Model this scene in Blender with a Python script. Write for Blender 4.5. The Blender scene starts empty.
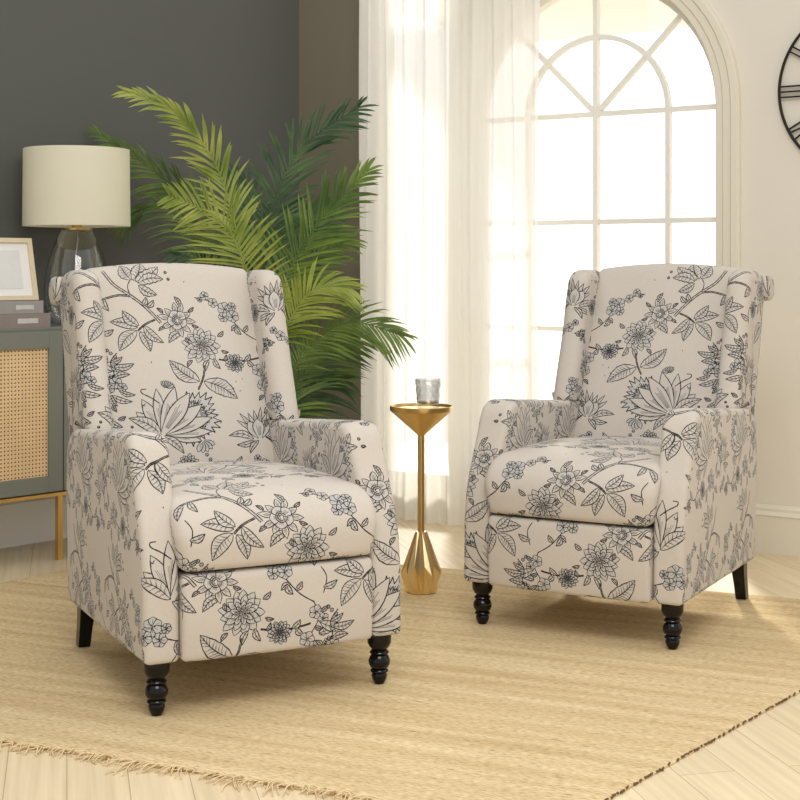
import bpy, bmesh, math, random
import numpy as np
from mathutils import Vector, Matrix
random.seed(7)
PI = math.pi
SC = bpy.context.scene
COL = SC.collection

# ---------------------------------------------------------------- camera
HC, FPX, HY = 1.02, 1443.0, 268.0
cam_d = bpy.data.cameras.new('camera')
cam = bpy.data.objects.new('camera', cam_d)
COL.objects.link(cam)
cam.location = (0, 0, HC)
cam.rotation_euler = (PI/2, 0, 0)
cam_d.sensor_width = 36
cam_d.lens = FPX/800*36
cam_d.shift_y = -(400-HY)/800
cam_d.clip_start = 0.05
SC.camera = cam

# ---------------------------------------------------------------- world, lights, exposure
w = bpy.data.worlds.new('world')
SC.world = w
w.use_nodes = True
wn = w.node_tree.nodes
bg = wn['Background']
bg.inputs['Color'].default_value = (1.0, 0.99, 0.97, 1)
wtc = wn.new('ShaderNodeTexCoord'); wsx = wn.new('ShaderNodeSeparateXYZ'); wmr = wn.new('ShaderNodeMapRange')
wmr.inputs['From Min'].default_value = -0.4; wmr.inputs['From Max'].default_value = 0.5
wmr.inputs['To Min'].default_value = 0.74; wmr.inputs['To Max'].default_value = 1.9
w.node_tree.links.new(wtc.outputs['Generated'], wsx.inputs[0])
w.node_tree.links.new(wsx.outputs['Y'], wmr.inputs['Value'])
w.node_tree.links.new(wmr.outputs[0], bg.inputs['Strength'])      # daylight is stronger on the window side

def area(name, loc, target, size, power, color=(1, 1, 1)):
    d = bpy.data.lights.new(name, 'AREA')
    d.shape = 'RECTANGLE'
    d.size, d.size_y = size
    d.energy = power
    d.color = color
    o = bpy.data.objects.new(name, d)
    COL.objects.link(o)
    o.location = loc
    o.rotation_euler = (Vector(target)-Vector(loc)).to_track_quat('-Z', 'Y').to_euler()
    return o

area('softbox_light', (0.25, 1.0, 3.3), (0.1, 4.2, 0.3), (2.0, 1.4), 66, (1.0, 0.97, 0.92))
sun_d = bpy.data.lights.new('sun', 'SUN')
sun_d.energy = 4.0
sun_d.angle = math.radians(6)
sun_d.color = (1.0, 0.93, 0.80)
sun = bpy.data.objects.new('sun', sun_d)
COL.objects.link(sun)
sun.rotation_euler = Vector((-0.04, -0.90, -0.44)).to_track_quat('-Z', 'Y').to_euler()

SC.view_settings.view_transform = 'Standard'
SC.view_settings.look = 'None'
SC.view_settings.gamma = 1
SC.view_settings.exposure = 0.0
SC.view_settings.use_curve_mapping = False

# ---------------------------------------------------------------- helpers
def lin(r, g, b):
    def f(c):
        c /= 255.0
        return c/12.92 if c <= 0.04045 else ((c+0.055)/1.055)**2.4
    return (f(r), f(g), f(b), 1)

def new_mat(name):
    m = bpy.data.materials.new(name)
    m.use_nodes = True
    return m, m.node_tree.nodes, m.node_tree.links, m.node_tree.nodes['Principled BSDF']

def mat(name, col, rough=0.6, metal=0.0, noise=None, bump=None, coord='Object', **kw):
    m, n, l, p = new_mat(name)
    p.inputs['Base Color'].default_value = col
    p.inputs['Roughness'].default_value = rough
    p.inputs['Metallic'].default_value = metal
    for k, v in kw.items():
        p.inputs[k.replace('_', ' ')].default_value = v
    tc = n.new('ShaderNodeTexCoord')
    if noise:
        sc, amt = noise
        t = n.new('ShaderNodeTexNoise')
        t.inputs['Scale'].default_value = sc
        t.inputs['Detail'].default_value = 4
        l.new(tc.outputs[coord], t.inputs['Vector'])
        r = n.new('ShaderNodeMix'); r.data_type = 'RGBA'
        r.inputs['A'].default_value = (col[0]*(1-amt), col[1]*(1-amt), col[2]*(1-amt), 1)
        r.inputs['B'].default_value = (min(1, col[0]*(1+amt)), min(1, col[1]*(1+amt)), min(1, col[2]*(1+amt)), 1)
        l.new(t.outputs['Fac'], r.inputs['Factor'])
        l.new(r.outputs['Result'], p.inputs['Base Color'])
    if bump:
        sc, st, dist = bump
        t = n.new('ShaderNodeTexNoise')
        t.inputs['Scale'].default_value = sc
        t.inputs['Detail'].default_value = 3
        l.new(tc.outputs[coord], t.inputs['Vector'])
        b = n.new('ShaderNodeBump')
        b.inputs['Strength'].default_value = st
        b.inputs['Distance'].default_value = dist
        l.new(t.outputs['Fac'], b.inputs['Height'])
        l.new(b.outputs['Normal'], p.inputs['Normal'])
    return m

def link_mesh(name, bm, m, parent=None, smooth=False, angle=None):
    me = bpy.data.meshes.new(name)
    bmesh.ops.recalc_face_normals(bm, faces=bm.faces[:])
    if smooth:
        for f in bm.faces: f.smooth = True
        if angle is not None:
            for e in bm.edges:
                if len(e.link_faces) == 2 and e.calc_face_angle(0) > math.radians(angle):
                    e.smooth = False
    bm.to_mesh(me)
    bm.free()
    for mm in (m if isinstance(m, (list, tuple)) else [m]):
        me.materials.append(mm)
    o = bpy.data.objects.new(name, me)
    COL.objects.link(o)
    if parent: o.parent = parent
    return o

def tag(o, label=None, cat=None, group=None, kind=None):
    if label: o['label'] = label
    if cat: o['category'] = cat
    if group: o['group'] = group
    if kind: o['kind'] = kind
    return o

def empty(name, loc, rz=0):
    o = bpy.data.objects.new(name, None)
    COL.objects.link(o)
    o.location = loc
    o.rotation_euler = (0, 0, rz)
    o.empty_display_size = 0.1
    return o

def box(bm, c, s, M=None, bev=0):
    r = bmesh.ops.create_cube(bm, size=1)
    vs = r['verts']
    bmesh.ops.scale(bm, vec=s, verts=vs)
    bmesh.ops.translate(bm, vec=c, verts=vs)
    if bev:
        es = list({e for v in vs for e in v.link_edges})
        rr = bmesh.ops.bevel(bm, geom=es, offset=bev, segments=2, profile=0.5, affect='EDGES')
        vs = list({v for f in rr['faces'] for v in f.verts} | {v for v in vs if v.is_valid})
    if M is not None:
        bmesh.ops.transform(bm, matrix=M, verts=vs)
    return vs

def lathe(bm, prof, seg=32, c=(0, 0, 0), cap=True):
    rings = []
    for r, z in prof:
        ring = []
        for i in range(seg):
            a = 2*PI*i/seg
            ring.append(bm.verts.new((c[0]+r*math.cos(a), c[1]+r*math.sin(a), c[2]+z)))
        rings.append(ring)
    for a, b in zip(rings, rings[1:]):
        for i in range(seg):
            bm.faces.new((a[i], a[(i+1) % seg], b[(i+1) % seg], b[i]))
    if cap:
        bm.faces.new(rings[0][::-1])
        bm.faces.new(rings[-1])
    return rings

def tube(bm, pts, r, seg=8, r2=None):
    pts = [Vector(p) for p in pts]
    n = len(pts)
    rings = []
    up = Vector((0, 0, 1))
    for i, p in enumerate(pts):
        t = (pts[min(i+1, n-1)]-pts[max(i-1, 0)]).normalized()
        a = t.cross(up)
        if a.length < 1e-3: a = t.cross(Vector((1, 0, 0)))
        a.normalize()
        b = t.cross(a).normalized()
        rr = r if r2 is None else r+(r2-r)*i/(n-1)
        rings.append([bm.verts.new(p+a*rr*math.cos(2*PI*k/seg)+b*rr*math.sin(2*PI*k/seg)) for k in range(seg)])
    for A, B in zip(rings, rings[1:]):
        for k in range(seg):
            bm.faces.new((A[k], A[(k+1) % seg], B[(k+1) % seg], B[k]))
    bm.faces.new(rings[0][::-1]); bm.faces.new(rings[-1])

def rounded(pts, step=0.012):
    """closed polygon of (a, b, radius) -> dense list of 2D points"""
    n = len(pts)
    ent = []
    for i in range(n):
        p = Vector(pts[i][:2]); a = Vector(pts[i-1][:2]); b = Vector(pts[(i+1) % n][:2])
        r = pts[i][2]
        da, db = (a-p), (b-p)
        ta = min(r, da.length*0.49); tb = min(r, db.length*0.49)
        ent.append((p+da.normalized()*ta, p, p+db.normalized()*tb, r))
    out = []
    for i in range(n):
        s, p, e, r = ent[i]
        if r > 1e-5:
            k = max(3, int(((s-p).length+(e-p).length)/step)+1)
            for j in range(k+1):
                t = j/k
                out.append((1-t)**2*s+2*t*(1-t)*p+t*t*e)
        else:
            out.append(p)
        ns = ent[(i+1) % n][0]
        last = out[-1]
        d = (ns-last).length
        k = int(d/step)
        for j in range(1, k):
            out.append(last.lerp(ns, j/k))
    res = []
    for p in out:
        if not res or (p-res[-1]).length > 1e-4: res.append(p)
    if (res[0]-res[-1]).length < 1e-4: res.pop()
    return res

# ---------------------------------------------------------------- toile fabric print, drawn stroke by stroke
ZW, ZH = 527.0, 744.0
CW, CH = 1536, 2048
SX, SY = CW/ZW, CH/ZH
TW, TH = 0.48, 0.64      # size of one repeat of the print, metres
ink = np.zeros((CH, CW), np.float32)
tint = np.zeros((CH, CW), np.float32)
rs = random.Random(11)

def stroke(pts, wd=1.9, taper=True, dark=1.0):
    P = np.array([(x*SX, y*SY) for x, y in pts], np.float32)
    n = len(P)-1
    for i in range(n):
        a, b = P[i], P[i+1]
        k = 1.0
        if taper:
            t = (i+0.5)/n
            k = 0.55+0.45*math.sin(PI*min(1, max(0, t)))
        r = wd*1.52*2.83/2*k*rs.uniform(.8, 1.2)
        x0, x1 = int(min(a[0], b[0])-r-2), int(max(a[0], b[0])+r+3)
        y0, y1 = int(min(a[1], b[1])-r-2), int(max(a[1], b[1])+r+3)
        xs = np.arange(x0, x1); ys = np.arange(y0, y1)
        gx, gy = np.meshgrid(xs, ys)
        d = b-a
        L = float(d@d)+1e-6
        t = np.clip(((gx-a[0])*d[0]+(gy-a[1])*d[1])/L, 0, 1)
        dist = np.hypot(gx-a[0]-t*d[0], gy-a[1]-t*d[1])
        v = np.clip(r+0.6-dist, 0, 1)*dark
        ix = np.ix_(ys % CH, xs % CW)
        ink[ix] = np.maximum(ink[ix], v)

def fill(pts, tn=0.0):
    P = [(x*SX, y*SY) for x, y in pts]
    x0, x1 = int(min(p[0] for p in P))-1, int(max(p[0] for p in P))+2
    y0, y1 = int(min(p[1] for p in P))-1, int(max(p[1] for p in P))+2
    xs = np.arange(x0, x1); ys = np.arange(y0, y1)
    gx, gy = np.meshgrid(xs, ys)
    ins = np.zeros(gx.shape, bool)
    j = len(P)-1
    for i in range(len(P)):
        xi, yi = P[i]; xj, yj = P[j]
        if yi != yj:
            c = ((yi > gy) != (yj > gy)) & (gx < (xj-xi)*(gy-yi)/(yj-yi)+xi)
            ins ^= c
        j = i
    ix = np.ix_(ys % CH, xs % CW)
    a = ink[ix]; a[ins] = 0; ink[ix] = a
    b = tint[ix]; b[ins] = tn; tint[ix] = b

def bez(p0, p1, p2, n=8):
    return [((1-t)**2*p0[0]+2*t*(1-t)*p1[0]+t*t*p2[0], (1-t)**2*p0[1]+2*t*(1-t)*p1[1]+t*t*p2[1]) for t in [i/n for i in range(n+1)]]

def leaf(x0, y0, x1, y1, wd=0.42, veins=5, bend=0.12, wav=0.0, tn=0.05, lw=1.9):
    dx, dy = x1-x0, y1-y0
    L = math.hypot(dx, dy); ux, uy = dx/L, dy/L; nx, ny = -uy, ux
    def mid(t): return (x0+dx*t+nx*bend*L*math.sin(PI*t), y0+dy*t+ny*bend*L*math.sin(PI*t))
    def side(sg):
        o = []
        for i in range(15):
            t = i/14
            h = wd*L*0.5*(math.sin(PI*t**0.85))**0.85
            h *= 1+wav*math.sin(i*2.1+sg)
            m = mid(t)
            o.append((m[0]+sg*nx*h, m[1]+sg*ny*h))
        return o
    A, B = side(1), side(-1)
    fill(A+B[::-1], tn)
    stroke(A, lw); stroke(B, lw)
    stroke([mid(i/8) for i in range(9)], lw*0.85)
    for k in range(veins):
        t = 0.18+0.62*k/max(1, veins-1)
        m = mid(t)
        for S in (A, B):
            e = S[min(14, int((t+0.17)*14))]
            e = (m[0]+(e[0]-m[0])*0.85, m[1]+(e[1]-m[1])*0.85)
            stroke([m, ((m[0]+e[0])/2+ux*1.5, (m[1]+e[1])/2+uy*1.5), e], lw*0.5, dark=0.8)
            if veins > 3:
                e2 = (m[0]+(e[0]-m[0])*0.55+ux*3.2, m[1]+(e[1]-m[1])*0.55+uy*3.2)
                stroke([(m[0]+ux*3, m[1]+uy*3), e2], lw*0.42, dark=0.7)

def petal(cx, cy, ang, r0, r1, wd, hatch=2, tn=0.03, lw=1.7, point=0.3):
    ca, sa = math.cos(ang), math.sin(ang)
    def P(u, v): return (cx+u*ca-v*sa, cy+u*sa+v*ca)
    o1 = [P(r0, wd*0.3), P(r0+(r1-r0)*0.4, wd), P(r0+(r1-r0)*0.8, wd*(1-point*0.6)), P(r1, 0)]
    o2 = [P(r0, -wd*0.3), P(r0+(r1-r0)*0.4, -wd), P(r0+(r1-r0)*0.8, -wd*(1-point*0.6)), P(r1, 0)]
    def sm(o):
        a = bez(o[0], o[1], ((o[1][0]+o[2][0])/2, (o[1][1]+o[2][1])/2), 4)
        return a+bez(a[-1], o[2], o[3], 4)[1:]
    A, B = sm(o1), sm(o2)
    fill(A+B[::-1], tn)
    stroke(A, lw); stroke(B, lw)
    for h in range(hatch):
        v = wd*0.45*((h+0.5)/hatch*2-1)
        stroke([P(r0+(r1-r0)*0.12, v*0.5), P(r0+(r1-r0)*rs.uniform(0.5, 0.72), v)], lw*0.5, dark=0.75)

def mum(cx, cy, R, tn=0.10):
    for ring, (ra, n) in enumerate(((1.0, 13), (0.78, 11), (0.56, 9), (0.34, 6))):
        for k in range(n):
            a = 2*PI*k/n+ring*0.31+rs.uniform(-.1, .1)
            r = R*ra*rs.uniform(0.9, 1.08)
            petal(cx, cy, a, R*ra*0.25, r, R*ra*0.23, hatch=3, tn=tn, lw=1.6, point=0.5)
    for k in range(5):
        a = k*1.26
        stroke([(cx+2*math.cos(a), cy+2*math.sin(a)), (cx+R*0.13*math.cos(a+.4), cy+R*0.13*math.sin(a+.4))], 1.8)

def rose(cx, cy, R, rot=0, spikes=9, tn=0.04):
    for k in range(spikes):
        a = rot+2*PI*k/spikes+rs.uniform(-.12, .12)
        petal(cx, cy, a, R*0.4, R*rs.uniform(0.95, 1.25), R*0.2, hatch=3, tn=tn, point=0.9)
    for k in range(5):
        a = rot+0.3+2*PI*k/5
        petal(cx, cy, a, R*0.1, R*0.62, R*0.30, hatch=4, tn=tn+0.04, point=0.0)
    for k, rr in enumerate((0.30, 0.2, 0.1)):
        stroke([(cx+R*rr*math.cos(t+k), cy+R*rr*math.sin(t+k)) for t in [i*0.5 for i in range(11)]], 1.7)

def blossom(cx, cy, R, n=5, tn=0.08):
    rot = rs.uniform(0, 2)
    for k in range(n):
        petal(cx, cy, rot+2*PI*k/n, R*0.1, R, R*0.42, hatch=1, tn=tn, lw=1.6, point=-0.1)
    for k in range(3):
        a = k*2.1
        stroke([(cx, cy), (cx+R*0.25*math.cos(a), cy+R*0.25*math.sin(a))], 2.0)

def stem(pts, dbl=0, lw=1.9):
    n = len(pts)
    sm = []
    for i in range(n-1):
        p0 = pts[max(0, i-1)]; p1 = pts[i]; p2 = pts[i+1]; p3 = pts[min(n-1, i+2)]
        for j in range(6):
            t = j/6
            sm.append(tuple(0.5*((2*p1[k])+(-p0[k]+p2[k])*t+(2*p0[k]-5*p1[k]+4*p2[k]-p3[k])*t*t+(-p0[k]+3*p1[k]-3*p2[k]+p3[k])*t**3) for k in (0, 1)))
    sm.append(pts[-1])
    if dbl:
        A = []; B = []
        for i in range(len(sm)):
            a = sm[max(0, i-1)]; b = sm[min(len(sm)-1, i+1)]
            dx, dy = b[0]-a[0], b[1]-a[1]; L = math.hypot(dx, dy)+1e-6
            A.append((sm[i][0]-dy/L*dbl, sm[i][1]+dx/L*dbl)); B.append((sm[i][0]+dy/L*dbl, sm[i][1]-dx/L*dbl))
        fill(A+B[::-1])
        stroke(A, lw, False); stroke(B, lw, False)
        for i in range(1, len(A)-1, 2): stroke([A[i], ((A[i+1][0]+B[i+1][0])/2, (A[i+1][1]+B[i+1][1])/2)], 0.9, dark=.7)
    else:
        stroke(sm, lw, False)

def berries(pts, r=5):
    for x, y in pts:
        c = [(x+r*math.cos(t*PI/5), y+r*math.sin(t*PI/5)) for t in range(11)]
        fill(c, 0.15); stroke(c, 1.6, False)
        stroke([(x-r*.3, y), (x+r*.3, y+r*.3)], 1.4)

# main branch
stem([(178, 20), (205, 70), (252, 110), (295, 150), (335, 200)], 3.5)
stem([(252, 108), (248, 80), (262, 55)], 0)
stem([(128, 138), (170, 118), (215, 108), (250, 112)], 2.2)
leaf(262, 60, 238, 0, 0.62, 6, -0.1, .08); leaf(268, 62, 300, -6, 0.6, 6, 0.1, .1)
leaf(275, 66, 352, 18, 0.5, 6, 0.1, .12); leaf(282, 72, 362, 62, 0.42, 5, -0.12, .12)
leaf(282, 80, 335, 112, 0.45, 5, 0.1, .1)
berries([(372, 40), (378, 62)], 4)
leaf(170, 116, 182, 158, .4, 3); leaf(150, 128, 128, 175, .4, 4)
leaf(286, 145, 300, 118, .5, 2); leaf(300, 150, 322, 128, .5, 2)
# five-leaf sprig
stem([(318, 190), (285, 205), (262, 225)], 1.8)
leaf(262, 214, 182, 194, 0.40, 6, 0.08); leaf(266, 208, 222, 158, 0.44, 5, -0.1)
leaf(258, 224, 200, 292, 0.46, 7, 0.1); leaf(268, 228, 292, 296, 0.42, 6, -0.08)
leaf(282, 208, 336, 268, 0.36, 6, 0.1)
# rose and chrysanthemum
leaf(398, 232, 352, 268, 0.42, 5, 0.15, .1)
rose(388, 192, 52, 0.2, 10)
mum(455, 280, 62)
leaf(470, 330, 455, 368, .4, 3); leaf(488, 326, 505, 362, .4, 3)
stem([(505, 330), (535, 335), (590, 338), (640, 330)], 1.5)
mum(556, 344, 34, .14)
leaf(590, 338, 612, 316, .5, 3); leaf(600, 338, 622, 360, .5, 3)
# leaf pair above the lotus
stem([(455, 350), (445, 390), (425, 430)], 1.8)
leaf(432, 402, 346, 328, 0.42, 8, -0.08, .04, lw=2.2); leaf(446, 402, 548, 466, 0.44, 8, -0.08, .04, lw=2.2)
# lotus: saw-toothed frill first, petals over it
cx, cy = 392, 520
zz = []
for k in range(33):
    a = -1.75+k*0.115
    r = (90 if k % 2 else 68)*(1-0.1*math.sin(k*.6))
    zz.append((cx+r*math.cos(a), cy+r*math.sin(a)))
fill([(cx, cy)]+zz, 0.12); stroke(zz, 2.0, False)
for k in range(30):
    a = -1.7+k*0.125
    stroke([(cx+32*math.cos(a), cy+32*math.sin(a)), (cx+rs.uniform(52, 66)*math.cos(a), cy+rs.uniform(52, 66)*math.sin(a))], 1.5)
zz2 = [(cx+(56 if k % 2 else 44)*math.cos(-1.7+k*.125), cy+(56 if k % 2 else 44)*math.sin(-1.7+k*.125)) for k in range(31)]
stroke(zz2, 1.6, False)
for k in range(7):
    a = -2.0+k*.25
    petal(325, 425, a, 6, 30, 5, 1, .14)
for a, L, wd in ((-2.35, 105, 20), (-2.0, 128, 22), (-1.62, 150, 20), (0.25, 120, 18), (0.0, 150, 20)):
    petal(302, 572, a, 8, L, wd, 4, .04, 2.1, .5)
for a, L, wd in ((-0.30, 165, 24), (-1.25, 165, 25), (-0.62, 160, 27), (-0.95, 165, 28)):
    petal(300, 574, a, 6, L, wd, 5, .03, 2.2, .5)
stem([(300, 470), (275, 450), (252, 436), (250, 424), (264, 422)], 0, 2.2)
leaf(296, 574, 205, 516, .36, 6, .1, lw=2.1); leaf(300, 580, 360, 640, .3, 5, -.1)
for k in range(5): petal(420, 600, 0.4+k*.4, 5, 42, 9, 2, .1)
berries([(205, 560), (212, 545)], 3.5)
# bud flower low right
stem([(650, 655), (645, 620), (625, 600)], 1.6)
for k in range(9):
    a = -2.5+k*0.28
    petal(604, 590, a, 18, 84+8*math.sin(k*2), 8, 2, .05, 1.8, .9)
for a in (-2.1, -1.1, -1.6): petal(606, 604, a, 2, 66, 20, 4, .08, 2.0, .2)
leaf(585, 606, 505, 590, .28, 4, .15); leaf(585, 612, 528, 622, .3, 3, -.1); leaf(600, 612, 568, 652, .34, 3)
leaf(630, 606, 655, 580, .4, 3)
# thin blossom branch
stem([(455, 122), (500, 132), (540, 158), (575, 205), (610, 245), (650, 272)], 0, 2.1)
for x, y, r in ((487, 116, 15), (512, 138, 16), (470, 128, 9)): blossom(x, y, r)
for x, y, r in ((548, 158, 24), (572, 182, 22), (540, 185, 17), (574, 150, 15)): blossom(x, y, r, 6, .14)
leaf(585, 215, 560, 232, .5, 3); leaf(600, 236, 618, 214, .5, 3); leaf(575, 218, 592, 246, .5, 3)
# trailing vine along the tile edge
stem([(650, 272), (662, 320), (640, 370), (655, 430), (680, 480), (668, 540), (690, 600)], 0, 2.1)
for x, y, r in ((655, 300, 20), (676, 320, 16), (632, 372, 22), (654, 395, 18), (640, 425, 20), (664, 450, 14), (676, 356, 13)): blossom(x, y, r, 5, .1)
leaf(665, 360, 712, 330, .4, 4); leaf(668, 330, 742, 348, .36, 5, .1); leaf(672, 410, 738, 418, .34, 5, -.1)
leaf(690, 440, 748, 462, .3, 4)
leaf(670, 500, 630, 522, .4, 4); leaf(676, 520, 712, 545, .4, 4); leaf(684, 580, 660, 560, .5, 3)
berries([(700, 300), (712, 312), (690, 290)], 5)
mum(700, 392, 24, .1)
for x, y, a in ((652, 340, .3), (690, 470, 1.2), (640, 460, 2.4), (668, 300, -.6), (714, 370, .2), (640, 545, 2.0), (700, 520, -.4)):
    leaf(x, y, x+26*math.cos(a), y+26*math.sin(a), .45, 4, .1)
stem([(372, 676), (330, 700), (300, 735)], 0); stem([(420, 672), (440, 700), (430, 735)], 0)
for x, y, r in ((415, 712, 15), (396, 730, 12), (446, 722, 13), (612, 690, 18), (640, 704, 14), (590, 670, 12)): blossom(x, y, r, 5, .14)
for x, y, a in ((520, 336, -1.1), (346, 170, -2.4), (346, 214, 2.6), (432, 208, .4), (426, 166, -.6), (408, 250, 1.3)):
    leaf(x, y, x+24*math.cos(a), y+24*math.sin(a), .4, 3, .1)
stem([(128, 440), (152, 400), (176, 372), (170, 330), (190, 300)], 0, 2.0)
for x, y, r in ((178, 398, 20), (158, 418, 16), (196, 414, 15), (184, 350, 13)): blossom(x, y, r, 6, .14)
leaf(178, 345, 238, 336, .36, 5, .12); leaf(176, 380, 222, 372, .4, 4, -.1); leaf(186, 425, 232, 440, .32, 4)
leaf(160, 440, 176, 476, .4, 4); leaf(170, 330, 206, 312, .4, 4); leaf(150, 400, 128, 380, .4, 3)
for k in range(16):
    x, y = rs.choice([(250, 470), (330, 470), (470, 560), (520, 640), (300, 320), (560, 420), (590, 90), (420, 90)])
    x += rs.uniform(-22, 22); y += rs.uniform(-22, 22)
    stroke([(x, y), (x+rs.uniform(-4, 4), y+rs.uniform(2, 5))], 1.6)
leaf(404, 150, 388, 118, .4, 4, .1); leaf(418, 330, 400, 352, .4, 3); leaf(510, 250, 532, 232, .45, 3); leaf(516, 300, 540, 306, .4, 3)
# foot of the repeat
stem([(200, 640), (245, 655), (300, 680), (360, 690), (420, 672), (480, 700), (540, 690)], 0, 2.1)
for x, y, r in ((250, 640, 26), (228, 668, 22), (268, 676, 20), (285, 648, 14)): blossom(x, y, r, 6, .15)
mum(372, 678, 36, .1)
berries([(440, 664), (448, 682), (430, 648)], 5)
leaf(210, 690, 160, 712, .4, 5, .1); leaf(222, 700, 226, 742, .4, 4); leaf(310, 684, 330, 726, .4, 5)
leaf(480, 700, 452, 736, .4, 5); leaf(500, 698, 540, 660, .38, 5); leaf(540, 692, 590, 712, .4, 5, .1)
leaf(175, 655, 128, 640, .4, 5); leaf(182, 640, 160, 600, .4, 4)
rose(556, 712, 24, .4, 8)
stem([(150, 250), (160, 210), (146, 180)], 0)
leaf(150, 235, 190, 220, .4, 3)

fab_img = bpy.data.images.new('toile_print', CW, CH, alpha=False, float_buffer=False)
fab_img.colorspace_settings.name = 'Non-Color'
buf = np.ones((CH, CW, 4), np.float32)
buf[..., 0] = ink[::-1]
buf[..., 1] = tint[::-1]
buf[..., 2] = 0
fab_img.pixels.foreach_set(buf.ravel())
fab_img.update()
fab_img.pack()

def fabric_material(name, base, inkc, tintc):
    m, n, l, p = new_mat(name)
    uv = n.new('ShaderNodeUVMap'); uv.uv_map = 'UVMap'
    mp = n.new('ShaderNodeMapping')
    mp.inputs['Scale'].default_value = (1/TW, 1/TH, 1)
    l.new(uv.outputs[0], mp.inputs['Vector'])
    im = n.new('ShaderNodeTexImage'); im.image = fab_img; im.interpolation = 'Cubic'
    l.new(mp.outputs[0], im.inputs['Vector'])
    sp = n.new('ShaderNodeSeparateColor')
    l.new(im.outputs['Color'], sp.inputs[0])
    # slub of the linen
    ms = n.new('ShaderNodeMapping'); ms.inputs['Scale'].default_value = (60, 900, 1)
    l.new(uv.outputs[0], ms.inputs['Vector'])
    ns = n.new('ShaderNodeTexNoise'); ns.inputs['Scale'].default_value = 1; ns.inputs['Detail'].default_value = 2
    l.new(ms.outputs[0], ns.inputs['Vector'])
    ms2 = n.new('ShaderNodeMapping'); ms2.inputs['Scale'].default_value = (900, 60, 1)
    l.new(uv.outputs[0], ms2.inputs['Vector'])
    ns2 = n.new('ShaderNodeTexNoise'); ns2.inputs['Scale'].default_value = 1
    l.new(ms2.outputs[0], ns2.inputs['Vector'])
    ad = n.new('ShaderNodeMath'); ad.operation = 'ADD'
    l.new(ns.outputs['Fac'], ad.inputs[0]); l.new(ns2.outputs['Fac'], ad.inputs[1])
    mr = n.new('ShaderNodeMapRange')
    mr.inputs['From Min'].default_value = 0.6; mr.inputs['From Max'].default_value = 1.4
    l.new(ad.outputs[0], mr.inputs['Value'])
    c0 = n.new('ShaderNodeMix'); c0.data_type = 'RGBA'
    c0.inputs['A'].default_value = tuple(v*0.93 for v in base[:3])+(1,)
    c0.inputs['B'].default_value = tuple(min(1, v*1.06) for v in base[:3])+(1,)
    l.new(mr.outputs[0], c0.inputs['Factor'])
    tm = n.new('ShaderNodeMath'); tm.operation = 'MULTIPLY'; tm.inputs[1].default_value = 3.0
    l.new(sp.outputs['Green'], tm.inputs[0])
    c1 = n.new('ShaderNodeMix'); c1.data_type = 'RGBA'
    c1.inputs['B'].default_value = tintc
    l.new(tm.outputs[0], c1.inputs['Factor']); l.new(c0.outputs['Result'], c1.inputs['A'])
    im2 = n.new('ShaderNodeMath'); im2.operation = 'MULTIPLY'; im2.inputs[1].default_value = 0.97
    l.new(sp.outputs['Red'], im2.inputs[0])
    c2 = n.new('ShaderNodeMix'); c2.data_type = 'RGBA'
    c2.inputs['B'].default_value = inkc
    l.new(im2.outputs[0], c2.inputs['Factor']); l.new(c1.outputs['Result'], c2.inputs['A'])
    l.new(c2.outputs['Result'], p.inputs['Base Color'])
    p.inputs['Roughness'].default_value = 0.9
    p.inputs['Specular IOR Level'].default_value = 0.15
    p.inputs['Sheen Weight'].default_value = 0.15
    b = n.new('ShaderNodeBump'); b.inputs['Strength'].default_value = 0.25; b.inputs['Distance'].default_value = 0.0006
    l.new(ad.outputs[0], b.inputs['Height']); l.new(b.outputs['Normal'], p.inputs['Normal'])
    return m

M_FAB = fabric_material('toile_fabric', lin(203, 194, 183), lin(14, 14, 26), lin(160, 170, 176))
M_LEG = mat('black_lacquer', lin(8, 7, 9), 0.14, noise=(30, 0.2), Specular_IOR_Level=0.35)
M_BEIGE = mat('wall_beige_paint', lin(224, 218, 206), 0.9, noise=(1.2, 0.012), bump=(180, 0.08, 0.001))
M_DARK = mat('wall_charcoal_paint', lin(90, 91, 87), 0.85, noise=(1.5, 0.04), bump=(150, 0.1, 0.001))
M_OLIVE = mat('wall_olive_tone', lin(122, 115, 98), 0.85, noise=(2, 0.04), bump=(150, 0.1, 0.001))  # lighter, warmer tone than the left wall
M_TRIM = mat('trim_paint', lin(226, 220, 204), 0.5, noise=(3, 0.01))
M_BASEW = mat('baseboard_white_paint', lin(246, 246, 244), 0.5, noise=(3, 0.01))
M_BRASS = mat('brushed_brass', lin(224, 192, 130), 0.28, 1.0, noise=(12, 0.06))
M_GOLD = mat('polished_gold', lin(240, 216, 166), 0.28, 1.0, noise=(8, 0.05))

# ---------------------------------------------------------------- room shell
TH_W = math.radians(33)
U = Vector((math.cos(TH_W), -math.sin(TH_W), 0))
N_OUT = Vector((math.sin(TH_W), math.cos(TH_W), 0))
WC = Vector((0.7208, 5.562, 0))
WR = Matrix(((U.x, N_OUT.x, 0, WC.x), (U.y, N_OUT.y, 0, WC.y), (0, 0, 1, 0), (0, 0, 0, 1)))   # wall frame: x along, y outward, z up
CORNER = Vector((-0.442, 6.317, 0))
S_CORNER = (CORNER-WC).dot(U)
A_L = math.radians(46)
WD = Vector((math.cos(A_L), math.sin(A_L), 0))       # along left wall, away from camera
WIN = Vector((-WD.y, WD.x, 0))                       # into the left wall
ZT = 3.5
HW, ZS, ZSILL = 0.53, 1.62, 0.22
X2A, X2B = -0.99, -0.62          # unseen tall opening, added behind the curtain to make it glow

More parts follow.
